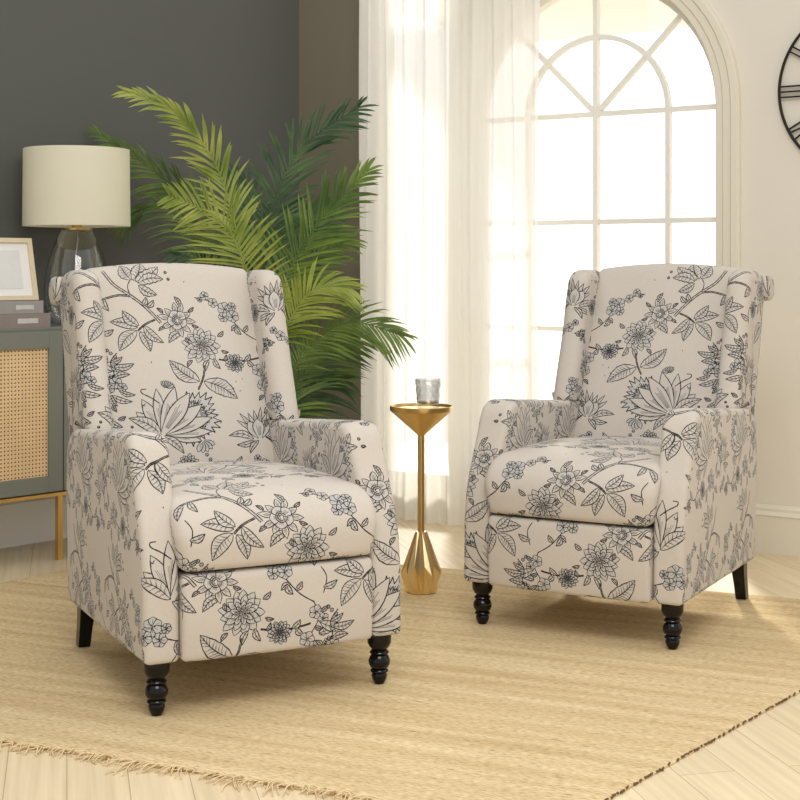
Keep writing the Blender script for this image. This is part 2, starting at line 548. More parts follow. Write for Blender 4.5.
def floor_material():
    m, n, l, p = new_mat('pale_oak_floor')
    tc = n.new('ShaderNodeTexCoord')
    mp = n.new('ShaderNodeMapping'); mp.inputs['Rotation'].default_value = (0, 0, -math.radians(103))
    l.new(tc.outputs['Object'], mp.inputs['Vector'])
    br = n.new('ShaderNodeTexBrick')
    br.inputs['Scale'].default_value = 1.0
    br.inputs['Brick Width'].default_value = 0.9
    br.inputs['Row Height'].default_value = 0.12
    br.inputs['Mortar Size'].default_value = 0.0011
    br.inputs['Mortar Smooth'].default_value = 0.3
    br.inputs['Color1'].default_value = lin(230, 212, 178)
    br.inputs['Color2'].default_value = lin(222, 202, 166)
    br.inputs['Mortar'].default_value = lin(176, 156, 124)
    l.new(mp.outputs[0], br.inputs['Vector'])
    m2 = n.new('ShaderNodeMapping'); m2.inputs['Scale'].default_value = (1.5, 40, 1)
    l.new(mp.outputs[0], m2.inputs['Vector'])
    ns = n.new('ShaderNodeTexNoise'); ns.inputs['Scale'].default_value = 1.5; ns.inputs['Detail'].default_value = 5
    l.new(m2.outputs[0], ns.inputs['Vector'])
    mx = n.new('ShaderNodeMix'); mx.data_type = 'RGBA'; mx.blend_type = 'MULTIPLY'
    mx.inputs['Factor'].default_value = 1
    cr = n.new('ShaderNodeValToRGB')
    cr.color_ramp.elements[0].color = (0.86, 0.85, 0.82, 1); cr.color_ramp.elements[0].position = 0.3
    cr.color_ramp.elements[1].color = (1.03, 1.03, 1.03, 1); cr.color_ramp.elements[1].position = 0.65
    l.new(ns.outputs['Fac'], cr.inputs[0])
    l.new(br.outputs['Color'], mx.inputs['A']); l.new(cr.outputs[0], mx.inputs['B'])
    l.new(mx.outputs['Result'], p.inputs['Base Color'])
    p.inputs['Roughness'].default_value = 0.42
    return m

bm = bmesh.new(); box(bm, (-0.9, 4.0, -0.05), (10, 8.8, 0.1))
tag(link_mesh('floor', bm, floor_material()), kind='structure')

# window wall (beige) with an arched opening, built in the wall frame
def arch_pts(r, n=28): return [(r*math.cos(PI-PI*i/n), ZS+r*math.sin(PI-PI*i/n)) for i in range(n+1)]
def wall_faces(bm, x0, x1, t):
    def prism(poly):
        a = [bm.verts.new((x, 0, z)) for x, z in poly]
        b = [bm.verts.new((x, t, z)) for x, z in poly]
        bm.faces.new(a); bm.faces.new(b[::-1])
        for i in range(len(a)):
            j = (i+1) % len(a)
            bm.faces.new((a[i], b[i], b[j], a[j]))
    prism([(x0, 0), (X2A, 0), (X2A, ZT), (x0, ZT)])
    prism([(X2B, 0), (-HW, 0), (-HW, ZT), (X2B, ZT)])
    prism([(X2A, 0), (X2B, 0), (X2B, 0.03), (X2A, 0.03)])
    prism([(X2A, 2.9), (X2B, 2.9), (X2B, ZT), (X2A, ZT)])
    prism([(HW, 0), (x1, 0), (x1, ZT), (HW, ZT)])
    prism([(-HW, 0), (HW, 0), (HW, ZSILL), (-HW, ZSILL)])
    A = arch_pts(HW)
    for p, q in zip(A, A[1:]): prism([p, q, (q[0], ZT), (p[0], ZT)])
bm = bmesh.new()
S_DARK = -1.02
wall_faces(bm, S_DARK, 2.6, 0.16)
bmesh.ops.transform(bm, matrix=WR, verts=bm.verts[:])
tag(link_mesh('wall_back', bm, M_BEIGE), kind='structure')
bm = bmesh.new(); box(bm, ((S_CORNER-0.2+S_DARK)/2, 0.08, ZT/2), (S_DARK-S_CORNER+0.2, 0.16, ZT), WR)
tag(link_mesh('wall_alcove', bm, M_OLIVE), kind='structure')
# left wall
WL = Matrix(((WD.x, WIN.x, 0, CORNER.x), (WD.y, WIN.y, 0, CORNER.y), (0, 0, 1, 0), (0, 0, 0, 1)))
bm = bmesh.new(); box(bm, (-3.4, 0.08, ZT/2), (6.8, 0.16, ZT), WL)
tag(link_mesh('wall_left', bm, M_DARK), kind='structure')

def molding(bm, x0, x1, prof, M):
    """prof: (depth into room, height)"""
    a = [bm.verts.new((x0, -d, z)) for d, z in prof]; b = [bm.verts.new((x1, -d, z)) for d, z in prof]
    n = len(prof)
    for i in range(n):
        j = (i+1) % n
        bm.faces.new((a[i], a[j], b[j], b[i]))
    bm.faces.new(a[::-1]); bm.faces.new(b)
    bmesh.ops.transform(bm, matrix=M, verts=a+b)
BP = [(0, 0), (0.018, 0), (0.018, 0.13), (0.022, 0.137), (0.013, 0.15), (0.013, 0.160), (0.006, 0.172), (0, 0.172)]
bm = bmesh.new(); molding(bm, HW-0.53*2-0.53, 2.6, BP, WR)
tag(link_mesh('baseboard_back', bm, M_TRIM), kind='structure')
bm = bmesh.new(); molding(bm, -6.8, -0.0, [(0, 0), (0.016, 0), (0.016, 0.155), (0.010, 0.162), (0, 0.162)], WL)
tag(link_mesh('baseboard_left', bm, M_BASEW), kind='structure')

def sweep(bm, path, prof, M, closed=False):
    """path (x,z) in the wall frame; prof: (offset along outward normal, depth y)"""
    n = len(path); rings = []
    for i, (x, z) in enumerate(path):
        a = path[max(0, i-1)]; b = path[min(n-1, i+1)]
        t = Vector((b[0]-a[0], b[1]-a[1])).normalized()
        nr = Vector((-t.y, t.x))
        rings.append([bm.verts.new((x+nr.x*o, y, z+nr.y*o)) for o, y in prof])
    k = len(prof)
    for A, B in zip(rings, rings[1:]):
        for i in range(k):
            bm.faces.new((A[i], A[(i+1) % k], B[(i+1) % k], B[i]))
    bm.faces.new(rings[0][::-1]); bm.faces.new(rings[-1])
    bmesh.ops.transform(bm, matrix=M, verts=[v for r in rings for v in r])
outer = [(-HW, ZSILL), (-HW, 1.0)]+arch_pts(HW)+[(HW, 1.0), (HW, ZSILL)]
bm = bmesh.new()
sweep(bm, outer, [(-0.004, 0.0), (-0.004, -0.016), (0.018, -0.016), (0.024, -0.022), (0.05, -0.022), (0.056, -0.03), (0.078, -0.03), (0.084, -0.018), (0.084, 0.0)], WR)
tag(link_mesh('trim_1', bm, M_TRIM, smooth=True, angle=25), kind='structure')

M_FRAME = mat('window_frame_paint', lin(238, 236, 228), 0.5, noise=(4, 0.01))
win = empty('window_1', (WC.x, WC.y, ZSILL)); tag(win, kind='structure')
WINV = Matrix.Translation((-WC.x, -WC.y, -ZSILL)) @ WR
bm = bmesh.new()
sweep(bm, outer, [(0.0, 0.06), (-0.035, 0.06), (-0.035, 0.11), (0.0, 0.11)], WINV)
box(bm, (0, 0.085, ZSILL+0.02), (2*HW, 0.05, 0.04), WINV)
link_mesh('window_frame', bm, M_FRAME, win)
mw = 0.0095
def muntin(path, dz=0.0):
    bm = bmesh.new()
    sweep(bm, path, [(mw, 0.07+dz), (-mw, 0.07+dz), (-mw, 0.10-dz), (mw, 0.10-dz)], WINV)
    link_mesh('muntin', bm, M_FRAME, win)
muntin([(0, ZSILL), (0, ZS+HW)])
muntin([(-0.30, ZSILL), (-0.30, ZS)]+arch_pts(0.30)+[(0.30, ZS), (0.30, ZSILL)], .001)
for z in (0.78, 1.20, ZS): muntin([(-HW, z), (HW, z)], .002)
for a in (PI/4, 3*PI/4): muntin([(0, ZS), (HW*math.cos(a), ZS+HW*math.sin(a))], .003+.001*(a > 2))
m, n, l, p = new_mat('window_glass')
tr = n.new('ShaderNodeBsdfTransparent'); gl = n.new('ShaderNodeBsdfGlossy'); gl.inputs['Roughness'].default_value = 0.02
mx = n.new('ShaderNodeMixShader'); mx.inputs[0].default_value = 0.06
l.new(tr.outputs[0], mx.inputs[1]); l.new(gl.outputs[0], mx.inputs[2])
l.new(mx.outputs[0], n['Material Output'].inputs['Surface'])
bm = bmesh.new()
A = [(-HW, ZSILL)]+arch_pts(HW)+[(HW, ZSILL)]
f = [bm.verts.new((x, 0.083, z)) for x, z in A]; g = [bm.verts.new((x, 0.087, z)) for x, z in A]
bm.faces.new(f); bm.faces.new(g[::-1])
for i in range(len(f)): bm.faces.new((f[i], g[i], g[(i+1) % len(f)], f[(i+1) % len(f)]))
bmesh.ops.transform(bm, matrix=WINV, verts=bm.verts[:])
link_mesh('pane', bm, m, win)

added_win = empty('added_glow_window', (WC.x, WC.y, ZSILL)); tag(added_win, kind='structure')  # added for backlight only, unseen behind the left part of the curtain
bm = bmesh.new()
for c, sz in (((X2A+.015, .085, 1.465), (.03, .05, 2.87)), ((X2B-.015, .085, 1.465), (.03, .05, 2.87)), (((X2A+X2B)/2, .085, .05), (.31, .05, .04)), (((X2A+X2B)/2, .085, 2.88), (.31, .05, .04))):
    box(bm, c, sz, WINV)
link_mesh('window_frame', bm, M_FRAME, added_win)
bm = bmesh.new(); box(bm, ((X2A+X2B)/2, .085, 1.465), (.31, .004, 2.79), WINV)
link_mesh('pane', bm, m, added_win)

# pale porch soffit seen through the top panes
bm = bmesh.new(); box(bm, (0.1, 0.95, 2.22), (2.6, 1.3, 0.06), WR)
tag(link_mesh('porch_soffit', bm, mat('porch_white_paint', lin(240, 242, 240), 0.7, noise=(3, 0.01))), kind='structure')

# ---------------------------------------------------------------- rug
RF = Vector((0.921, -0.388, 0)).normalized(); RR = Vector((0.624, 0.781, 0)).normalized()
RA = Vector((0.283, 2.617, 0)); RLEN, RDEP, RT = 2.60, 2.12, 0.007
def rug_material():
    m, n, l, p = new_mat('jute_rug')
    tc = n.new('ShaderNodeTexCoord')
    mp = n.new('ShaderNodeMapping'); mp.inputs['Rotation'].default_value = (0, 0, math.atan2(0.388, 0.921))
    l.new(tc.outputs['Object'], mp.inputs['Vector'])
    def noise(sx, sy, det=3):
        q = n.new('ShaderNodeMapping'); q.inputs['Scale'].default_value = (sx, sy, 1)
        l.new(mp.outputs[0], q.inputs['Vector'])
        t = n.new('ShaderNodeTexNoise'); t.inputs['Scale'].default_value = 1; t.inputs['Detail'].default_value = det
        l.new(q.outputs[0], t.inputs['Vector'])
        return t.outputs['Fac']
    broad = noise(1.2, 22)
    fine = noise(60, 260, 2)
    speck = noise(26, 120, 1)
    r1 = n.new('ShaderNodeValToRGB')
    r1.color_ramp.elements[0].position = 0.3; r1.color_ramp.elements[0].color = lin(205, 180, 136)
    r1.color_ramp.elements[1].position = 0.7; r1.color_ramp.elements[1].color = lin(227, 206, 166)
    l.new(broad, r1.inputs[0])
    r2 = n.new('ShaderNodeValToRGB')
    r2.color_ramp.elements[0].position = 0.32; r2.color_ramp.elements[0].color = (0.66, 0.62, 0.56, 1)
    r2.color_ramp.elements[1].position = 0.6; r2.color_ramp.elements[1].color = (1.06, 1.06, 1.06, 1)
    l.new(fine, r2.inputs[0])
    mx = n.new('ShaderNodeMix'); mx.data_type = 'RGBA'; mx.blend_type = 'MULTIPLY'; mx.inputs['Factor'].default_value = 0.8
    l.new(r1.outputs[0], mx.inputs['A']); l.new(r2.outputs[0], mx.inputs['B'])
    r3 = n.new('ShaderNodeValToRGB')
    r3.color_ramp.elements[0].position = 0.25; r3.color_ramp.elements[0].color = (0.55, 0.5, 0.42, 1)
    r3.color_ramp.elements[1].position = 0.33; r3.color_ramp.elements[1].color = (1, 1, 1, 1)
    l.new(speck, r3.inputs[0])
    m3 = n.new('ShaderNodeMix'); m3.data_type = 'RGBA'; m3.blend_type = 'MULTIPLY'; m3.inputs['Factor'].default_value = 0.8
    l.new(mx.outputs['Result'], m3.inputs['A']); l.new(r3.outputs[0], m3.inputs['B'])
    l.new(m3.outputs['Result'], p.inputs['Base Color'])
    p.inputs['Roughness'].default_value = 0.95
    p.inputs['Specular IOR Level'].default_value = 0.1
    b = n.new('ShaderNodeBump'); b.inputs['Strength'].default_value = 0.7; b.inputs['Distance'].default_value = 0.003
    l.new(fine, b.inputs['Height']); l.new(b.outputs['Normal'], p.inputs['Normal'])
    return m
M_RUG = rug_material()
rug = empty('jute_rug', RA)
tag(rug, 'large woven jute rug with a frayed fringe, under both armchairs', 'rug')
bm = bmesh.new()
NU, NV = 120, 90
rr = random.Random(3)
wob = [rr.uniform(-.004, .004) for _ in range(NU+1)]; wob2 = [rr.uniform(-.003, .003) for _ in range(NV+1)]
grid = []
for i in range(NU+1):
    row = []
    for j in range(NV+1):
        q = -RF*(RLEN*i/NU-wob2[j]*(1 if i == 0 else 0))+RR*(RDEP*j/NV+(wob[i] if j == 0 else 0))
        edge = i in (0, NU) or j in (0, NV)
        row.append(bm.verts.new((q.x, q.y, 0.0035 if edge else RT+rr.uniform(-.0004, .0004))))
    grid.append(row)
for i in range(NU):
    for j in range(NV):
        bm.faces.new((grid[i][j], grid[i+1][j], grid[i+1][j+1], grid[i][j+1]))
rim = [grid[i][0] for i in range(NU+1)]+[grid[NU][j] for j in range(1, NV+1)]+[grid[i][NV] for i in range(NU-1, -1, -1)]+[grid[0][j] for j in range(NV-1, 0, -1)]
low = [bm.verts.new((v.co.x, v.co.y, 0.0005)) for v in rim]
for i in range(len(rim)):
    j = (i+1) % len(rim); bm.faces.new((rim[i], low[i], low[j], rim[j]))
bm.faces.new(low)
link_mesh('rug_mat', bm, M_RUG, rug, smooth=True, angle=40)
# fringe: loose twisted threads along the front edge
bm = bmesh.new()
for k in range(420):
    t = rr.uniform(0.0, RLEN)
    clump = 0.5+0.5*math.sin(t*23)+0.3*math.sin(t*57+1)
    L = rr.uniform(0.03, 0.065)*(0.6+0.6*clump)
    p0 = -RF*t+RR*0.004
    lean = rr.uniform(-1.5, 1.0)
    d = (-RR+RF*lean).normalized()
    pts = []
    curl = rr.uniform(-.9, .9)
    h = rr.uniform(0.001, 0.014)
    for s in range(7):
        u = s/6
        q = p0+d*L*u+RF*curl*0.02*math.sin(u*PI*0.9)
        pts.append((q.x, q.y, 0.004+h*math.sin(PI*u)*(1 if u < 1 else 0)-0.002*u))
    tube(bm, pts, 0.0021, 5, 0.0010)
link_mesh('fringe', bm, mat('fringe_jute', lin(226, 203, 160), 0.95, noise=(60, 0.2)), rug, smooth=True)
tag(COL.objects['fringe'], kind='stuff')
# dark whip stitches on the right selvedge
bm = bmesh.new()
k = 0.0
while k < RDEP:
    ln = rr.uniform(.006, .016)
    q = RR*k+RF*rr.uniform(-.002, .002)
    M = Matrix.Translation((q.x, q.y, 0.0045)) @ Matrix.Rotation(math.atan2(RR.y, RR.x)+rr.uniform(-.3, .3), 4, 'Z')
    box(bm, (0, 0, 0), (ln, 0.0035, 0.0045), M, 0.001)
    k += ln*rr.choice([1.3, 1.6, 2.2])
o = link_mesh('edge_stitching', bm, mat('brown_yarn', lin(112, 82, 50), 0.95, noise=(200, 0.6)), rug)
tag(o, kind='stuff')

# ---------------------------------------------------------------- curtain
def curtain_material():
    m, n, l, p = new_mat('sheer_linen')
    tc = n.new('ShaderNodeTexCoord')
    t = n.new('ShaderNodeTexNoise'); t.inputs['Scale'].default_value = 300
    l.new(tc.outputs['Object'], t.inputs['Vector'])
    b = n.new('ShaderNodeBump'); b.inputs['Strength'].default_value = .15; b.inputs['Distance'].default_value = .001
    l.new(t.outputs['Fac'], b.inputs['Height'])
    d = n.new('ShaderNodeBsdfDiffuse'); d.inputs[0].default_value = lin(252, 251, 246)
    ts = n.new('ShaderNodeBsdfTranslucent'); ts.inputs[0].default_value = lin(253, 252, 248)
    tr = n.new('ShaderNodeBsdfTransparent')
    l.new(b.outputs[0], d.inputs['Normal'])
    a = n.new('ShaderNodeMixShader'); a.inputs[0].default_value = 0.50
    l.new(d.outputs[0], a.inputs[1]); l.new(ts.outputs[0], a.inputs[2])
    c = n.new('ShaderNodeMixShader'); c.inputs[0].default_value = 0.17
    l.new(a.outputs[0], c.inputs[1]); l.new(tr.outputs[0], c.inputs[2])
    l.new(c.outputs[0], n['Material Output'].inputs['Surface'])
    return m
bm = bmesh.new()
S0, S1 = -0.965, -0.125
NX, NZ = 260, 26
def fold(u, z):
    ph = 9*2*PI*u+1.1*math.sin(5*u+0.5)+0.35*math.sin(2.2*z+u*9)
    amp = 0.015+0.006*math.sin(u*17)
    return amp*math.sin(ph)+0.006*math.sin(2*ph+1)
rows = []
for j in range(NZ+1):
    z = 0.004+(2.60-0.004)*j/NZ
    row = []
    for i in range(NX+1):
        u = i/NX
        row.append(bm.verts.new((S0+(S1-S0)*u+0.004*math.sin(3*z+20*u), -0.155+fold(u, z)*(1.1-0.1*z), z)))
    rows.append(row)
for A, B in zip(rows, rows[1:]):
    for i in range(NX): bm.faces.new((A[i], A[i+1], B[i+1], B[i]))
bmesh.ops.transform(bm, matrix=WR, verts=bm.verts[:])
o = link_mesh('curtain', bm, curtain_material(), smooth=True)
tag(o, 'sheer off-white floor-length curtain hanging in folds over the left of the window', 'curtain')

# ---------------------------------------------------------------- upholstered shapes
def solid(profile, x0, x1, r, nx=14, step=0.012, deform=None, mir=1, uvo=(0, 0), uvc=(0, 0), nr=5, anchor=None, cs=(1, 1)):
    P = rounded(profile, step)
    n = len(P)
    area2 = sum(P[i].x*P[(i+1) % n].y-P[(i+1) % n].x*P[i].y for i in range(n))
    sg = 1 if area2 > 0 else -1
    N = []
    for i in range(n):
        t = (P[(i+1) % n]-P[i-1]).normalized()
        N.append(Vector((-t.y, t.x))*sg)      # inward
    al = [0.0]
    for i in range(n): al.append(al[-1]+(P[(i+1) % n]-P[i]).length)
    xs = []
    for k in range(nr+1):
        a = k/nr*PI/2
        xs.append((x0+r*(1-math.sin(a)), r*(1-math.cos(PI/2-a)) if False else r*(1-math.sin(a)), a))
    rings = []
    # left end, from cap to side
    for k in range(nr+1):
        a = k/nr*PI/2
        rings.append((x0+r*(1-math.cos(PI/2-(PI/2-a))) if False else x0+r*(1-math.sin(a)) if False else x0+r*(1-math.cos(a)), r*(1-math.sin(a))))
    for k in range(1, nx):
        rings.append((x0+r+(x1-x0-2*r)*k/nx, 0.0))
    for k in range(nr+1):
        a = PI/2-k/nr*PI/2
        rings.append((x1-r*(1-math.cos(a)), r*(1-math.sin(a))))
    bm = bmesh.new()
    uvl = bm.loops.layers.uv.new('UVMap')
    V = []; us = [0.0]
    for k, (x, ins) in enumerate(rings):
        ring = []
        for i in range(n):
            q = P[i]+N[i]*ins
            c = Vector((x, q.x, q.y))
            if deform: c = deform(c)
            ring.append(bm.verts.new((c.x*mir, c.y, c.z)))
        V.append(ring)
        if k: us.append(us[-1]+math.hypot(x-rings[k-1][0], ins-rings[k-1][1]))
    if anchor:
        (ax, ay, az), (zx, zy) = anchor
        ki = min(range(len(rings)), key=lambda k: abs(rings[k][0]-ax))
        pi = min(range(n), key=lambda i: (P[i]-Vector((ay, az))).length)
        uvo = (zx/ZW*TW-us[ki]-x0, TH*(1-zy/ZH)+al[pi])
    for k in range(len(V)-1):
        for i in range(n):
            j = (i+1) % n
            vs = (V[k][i], V[k+1][i], V[k+1][j], V[k][j])
            f = bm.faces.new(vs)
            uv = ((us[k], al[i]), (us[k+1], al[i]), (us[k+1], al[i+1]), (us[k], al[i+1]))
            for lp, (a, b) in zip(f.loops, uv): lp[uvl].uv = (a+x0+uvo[0], uvo[1]-b)
    for ring, sgn in ((V[0], -1), (V[-1], 1)):
        f = bm.faces.new(ring)
        for lp in f.loops: lp[uvl].uv = (lp.vert.co.y*sgn*cs[0]+uvc[0], lp.vert.co.z*cs[1]+uvc[1])
        bmesh.ops.triangulate(bm, faces=[f])
    return bm

def make_chair(name, loc, rz, mir, label):
    root = empty(name, loc, rz)
    tag(root, label, 'armchair', 'floral wingback armchairs')
    def up(part, bmm): return link_mesh(part, bmm, M_FAB, root, smooth=True, angle=60)
    # frame body between the arms and the outside back
    b = solid([(0.06, 0.13, .01), (0.06, 0.325, .01), (0.60, 0.325, .02), (0.64, 0.56, .02), (0.715, 0.56, .03), (0.705, 0.125, .02)], -0.24, 0.24, 0.01, mir=mir, step=.05)
    up('body', b)
    # arms: front face rolls over the top and sweeps forward to the foot
    arm = [(0.715, 0.124, .015), (0.742, 0.50, .12), (0.70, 0.585, .06), (0.42, 0.606, .2), (0.125, 0.628, .055), (0.078, 0.52, .1),
           (0.004, 0.37, .10), (0.0, 0.124, .012)]
    def flare(c):
        s = 1 if c.x > 0 else -1
        k = max(0, min(1, (c.z-0.3)/0.32))
        t = max(0, min(1, (c.z-0.56)/0.06))*max(0, 1-c.y/0.75)
        c = c.copy()
        if abs(c.x) < 0.28: c.x -= s*0.014*k*k
        c.z += 0.006*t*(1-((abs(c.x)-0.277)/0.05)**2)
        return c
    for s in (-1, 1):
        xa, xb = (0.2375, 0.3225) if s > 0 else (-0.3225, -0.2375)
        b = solid(arm, xa, xb, 0.017, nx=6, deform=flare, mir=mir, anchor=((-.28, .0, .25), (275, 600)) if s < 0 else ((.28, .03, .42), (388, 250)), uvc=(0.1, 0.24), nr=5, cs=(1.4, 1.12))
        up('arm', b)
    # footrest panel
    b = solid([(0.07, 0.128, .01), (0.07, 0.318, .01), (-0.012, 0.322, .02), (-0.02, 0.22, .12), (-0.012, 0.124, .012)], -0.2365, 0.2365, 0.012, mir=mir,
              anchor=((-.16, -.017, .298), (388, 192)), deform=lambda c: Vector((c.x, c.y-0.006*(1-(c.x/.24)**2), c.z)))
    up('footrest', b)
    # seat cushion
    def seat_d(c):
        c = c.copy()
        hx = c.x/0.24
        top = max(0, min(1, (c.z-0.40)/0.08))
        fr = max(0, min(1, 1-(c.y-0.02)/0.12))
        c.z += 0.017*top*(1-hx*hx)*max(0.25, min(1, (c.y+0.05)/0.2)) - 0.012*top*max(0, (c.y-.35))/.2
        side = max(0, min(1, (c.z-0.36)/0.05))
        c.x *= 1+0.04*fr*side
        c.y -= 0.006*fr*(1-hx*hx)
        return c
    b = solid([(0.60, 0.335, .02), (0.615, 0.49, .05), (0.32, 0.492, .2), (0.035, 0.484, .060), (-0.026, 0.42, .055), (-0.017, 0.326, .018)], -0.243, 0.243, 0.026, nx=18,
              mir=mir, anchor=((.005, -.03, .45), (388, 192)), deform=seat_d, nr=6)
    up('seat_cushion', b)
    # inner back
    def back_d(c):
        c = c.copy()
        hx = c.x/0.235
        t = max(0, min(1, (c.z-0.5)/0.5))
        c.y -= 0.022*(1-hx**2)*math.sin(PI*min(1, t*0.9+.05))
        c.z += 0.020*(1-hx**2)*max(0, (c.z-0.85)/0.18)
        return c
    b = solid([(0.60, 0.44, .02), (0.80, 0.46, .02), (0.925, 0.97, .03), (0.885, 1.012, .035), (0.835, 1.006, .03), (0.80, 0.93, .06), (0.70, 0.70, .2), (0.612, 0.50, .05)], -0.238, 0.238, 0.014, nx=20,
              mir=mir, anchor=((-.235, .835, 1.006), (133, 12)), deform=back_d)
    up('backrest', b)
    # wings
    wing = [(0.705, 0.46, .01), (0.772, 0.46, .02), (0.925, 0.96, .03), (0.88, 1.002, .04), (0.725, 1.004, .055), (0.695, 0.93, .07), (0.66, 0.80, .2), (0.612, 0.68, .12), (0.578, 0.583, .02), (0.705, 0.583, .01)]
    for s in (-1, 1):
        xa, xb = (0.226, 0.302) if s > 0 else (-0.302, -0.226)
        def wing_d(c, s=s):
            c = c.copy()
            k = max(0, min(1, (c.z-0.93)/0.07))
            c.z += 0.004*k
            return c
        b = solid(wing, xa, xb, 0.033, nx=3, mir=mir, anchor=((.262, .695, .93), (604, 560)) if s > 0 else ((-.262, .68, .87), (215, 230)), uvc=(0.3, 0.1), nr=7, deform=wing_d)
        up('wing', b)
    # rolled crest behind the top
    pr = [(0.905+0.040*math.cos(a), 0.948+0.040*math.sin(a), 0.0) for a in [2*PI*i/20 for i in range(20)]]
    b = solid(pr, -0.322, 0.322, 0.014, nx=16, mir=mir, step=.03, uvo=(0.1, 0.3))
    up('back_roll', b)
    # turned front legs
    prof = [(0.0265, 0.128), (0.0275, 0.118), (0.0270, 0.100), (0.0225, 0.090), (0.0175, 0.085), (0.0170, 0.082), (0.0205, 0.0795), (0.0220, 0.076), (0.0200, 0.0725),
            (0.0175, 0.071), (0.0215, 0.066), (0.0245, 0.057), (0.0240, 0.048), (0.0200, 0.040), (0.0165, 0.0365), (0.0200, 0.034), (0.0205, 0.030), (0.0175, 0.027),
            (0.0160, 0.026), (0.0180, 0.021), (0.0165, 0.012), (0.0120, 0.003), (0.0105, 0.0)]
    for s in (-1, 1):
        bm = bmesh.new(); lathe(bm, prof[::-1], 28)
        o = link_mesh('leg', bm, M_LEG, root, smooth=True, angle=50); o.location = (0.28*s, 0.045, 0); o.scale = (1.08, 1.08, 1)
    for s in (-1, 1):
        bm = bmesh.new()
        q = [(-.021, -.021), (.021, -.021), (.021, .021), (-.021, .021)]
        rg = []
        for t, k, dy in ((0, .78, .04), (.33, .82, .027), (.66, .9, .012), (1, 1.0, 0)):
            rg.append([bm.verts.new((x*k, y*k+dy, 0.128*t)) for x, y in q])
        for A, B in zip(rg, rg[1:]):
            for i in range(4): bm.faces.new((A[i], A[(i+1) % 4], B[(i+1) % 4], B[i]))
        bm.faces.new(rg[0]); bm.faces.new(rg[-1])
        bmesh.ops.bevel(bm, geom=bm.edges[:], offset=0.002, segments=1, affect='EDGES')
        o = link_mesh('leg', bm, M_LEG, root); o.location = (0.28*s, 0.672, 0)
    return root

A1 = math.radians(26.5)
make_chair('wingback_armchair', (-0.281, 3.355, RT+.0006), A1, 1, 'cream wingback recliner with navy floral toile, the left one in front of the palm')
make_chair('wingback_armchair', (0.458, 3.934, RT+.0006), -math.radians(29), -1, 'cream wingback recliner with navy floral toile, the right one in front of the arched window')

# ---------------------------------------------------------------- gold pedestal side table and tumbler
TX, TY = 0.066, 4.51
tb = empty('pedestal_table', (TX, TY, RT))
tb.scale = (0.98, 0.98, 1.008)
tag(tb, 'small gold pedestal drinks table with a cone top and pleated base, between the armchairs', 'side table')
bm = bmesh.new()
lathe(bm, [(0.012, 0.487), (0.014, 0.490), (0.095, 0.560), (0.0985, 0.563), (0.0995, 0.566), (0.0995, 0.577), (0.0975, 0.578), (0.096, 0.576), (0.095, 0.570), (0.0, 0.5695)][:-1], 56)
link_mesh('table_top', bm, M_BRASS, tb, smooth=True, angle=30)
bm = bmesh.new(); lathe(bm, [(0.0108, 0.185), (0.0108, 0.492)], 24)
link_mesh('pole', bm, M_BRASS, tb, smooth=True, angle=30)
bm = bmesh.new()
K = 20
def zig(r_o, r_i, z_o, z_i, off=0.0):
    return [bm.verts.new(((r_o if i % 2 == 0 else r_i)*math.cos(2*PI*i/K+.2), (r_o if i % 2 == 0 else r_i)*math.sin(2*PI*i/K+.2), z_o if i % 2 == 0 else z_i)) for i in range(K)]
R0 = zig(0.019, 0.015, 0.188, 0.188); R1 = zig(0.067, 0.052, 0.062, 0.088); R2 = zig(0.048, 0.041, 0.002, 0.002)
for A, B in ((R0, R1), (R1, R2)):
    for i in range(K):
        j = (i+1) % K
        bm.faces.new((A[i], A[j], B[j])); bm.faces.new((A[i], B[j], B[i]))
bm.faces.new(R0); bm.faces.new(R2)
link_mesh('pleated_base', bm, M_GOLD, tb)

gt = empty('tumbler', (TX+0.022, TY, RT+0.5697*1.008+.0003))
tag(gt, 'cut glass tumbler standing on the gold pedestal table', 'glass')
def glass_material(name, rough=0.0, ior=1.45, col=(1, 1, 1, 1)):
    m, n, l, p = new_mat(name)
    p.inputs['Base Color'].default_value = col
    p.inputs['Transmission Weight'].default_value = 1
    p.inputs['Roughness'].default_value = rough
    p.inputs['IOR'].default_value = ior
    return m
bm = bmesh.new()
seg = 48; rings = []
def cut(z, i): return 0.0013*(abs(math.sin((i*PI*12/seg*1.0)+z*110))+abs(math.sin((i*PI*12/seg)-z*110)))
outerp = [(0.030, 0.0), (0.034, 0.003), (0.0355, 0.012)]+[(0.0365+0.0035*k/14, 0.018+0.052*k/14) for k in range(15)]+[(0.0408, 0.078), (0.0412, 0.092)]
innerp = [(0.0392, 0.092), (0.0385, 0.078), (0.036, 0.03), (0.032, 0.016), (0.015, 0.014)]
for idx, (r, z) in enumerate(outerp+innerp):
    ring = []
    for i in range(seg):
        rr_ = r-(cut(z, i) if 3 <= idx <= 17 else 0)
        a = 2*PI*i/seg
        ring.append(bm.verts.new((rr_*math.cos(a), rr_*math.sin(a), z)))
    rings.append(ring)
for A, B in zip(rings, rings[1:]):
    for i in range(seg): bm.faces.new((A[i], A[(i+1) % seg], B[(i+1) % seg], B[i]))
bm.faces.new(rings[0][::-1]); bm.faces.new(rings[-1])
GB = bm
bm = bmesh.new(); lathe(bm, [(0.0135, 0.0145), (0.0312, 0.0165), (0.0322, 0.022), (0.012, 0.022)], 32)
o = link_mesh('base_reflection', bm, mat('base_reflection_dark', lin(70, 52, 40), 0.1, noise=(5, .1)), gt, smooth=True, angle=40)  # dark disc standing in for the reflection in the glass base

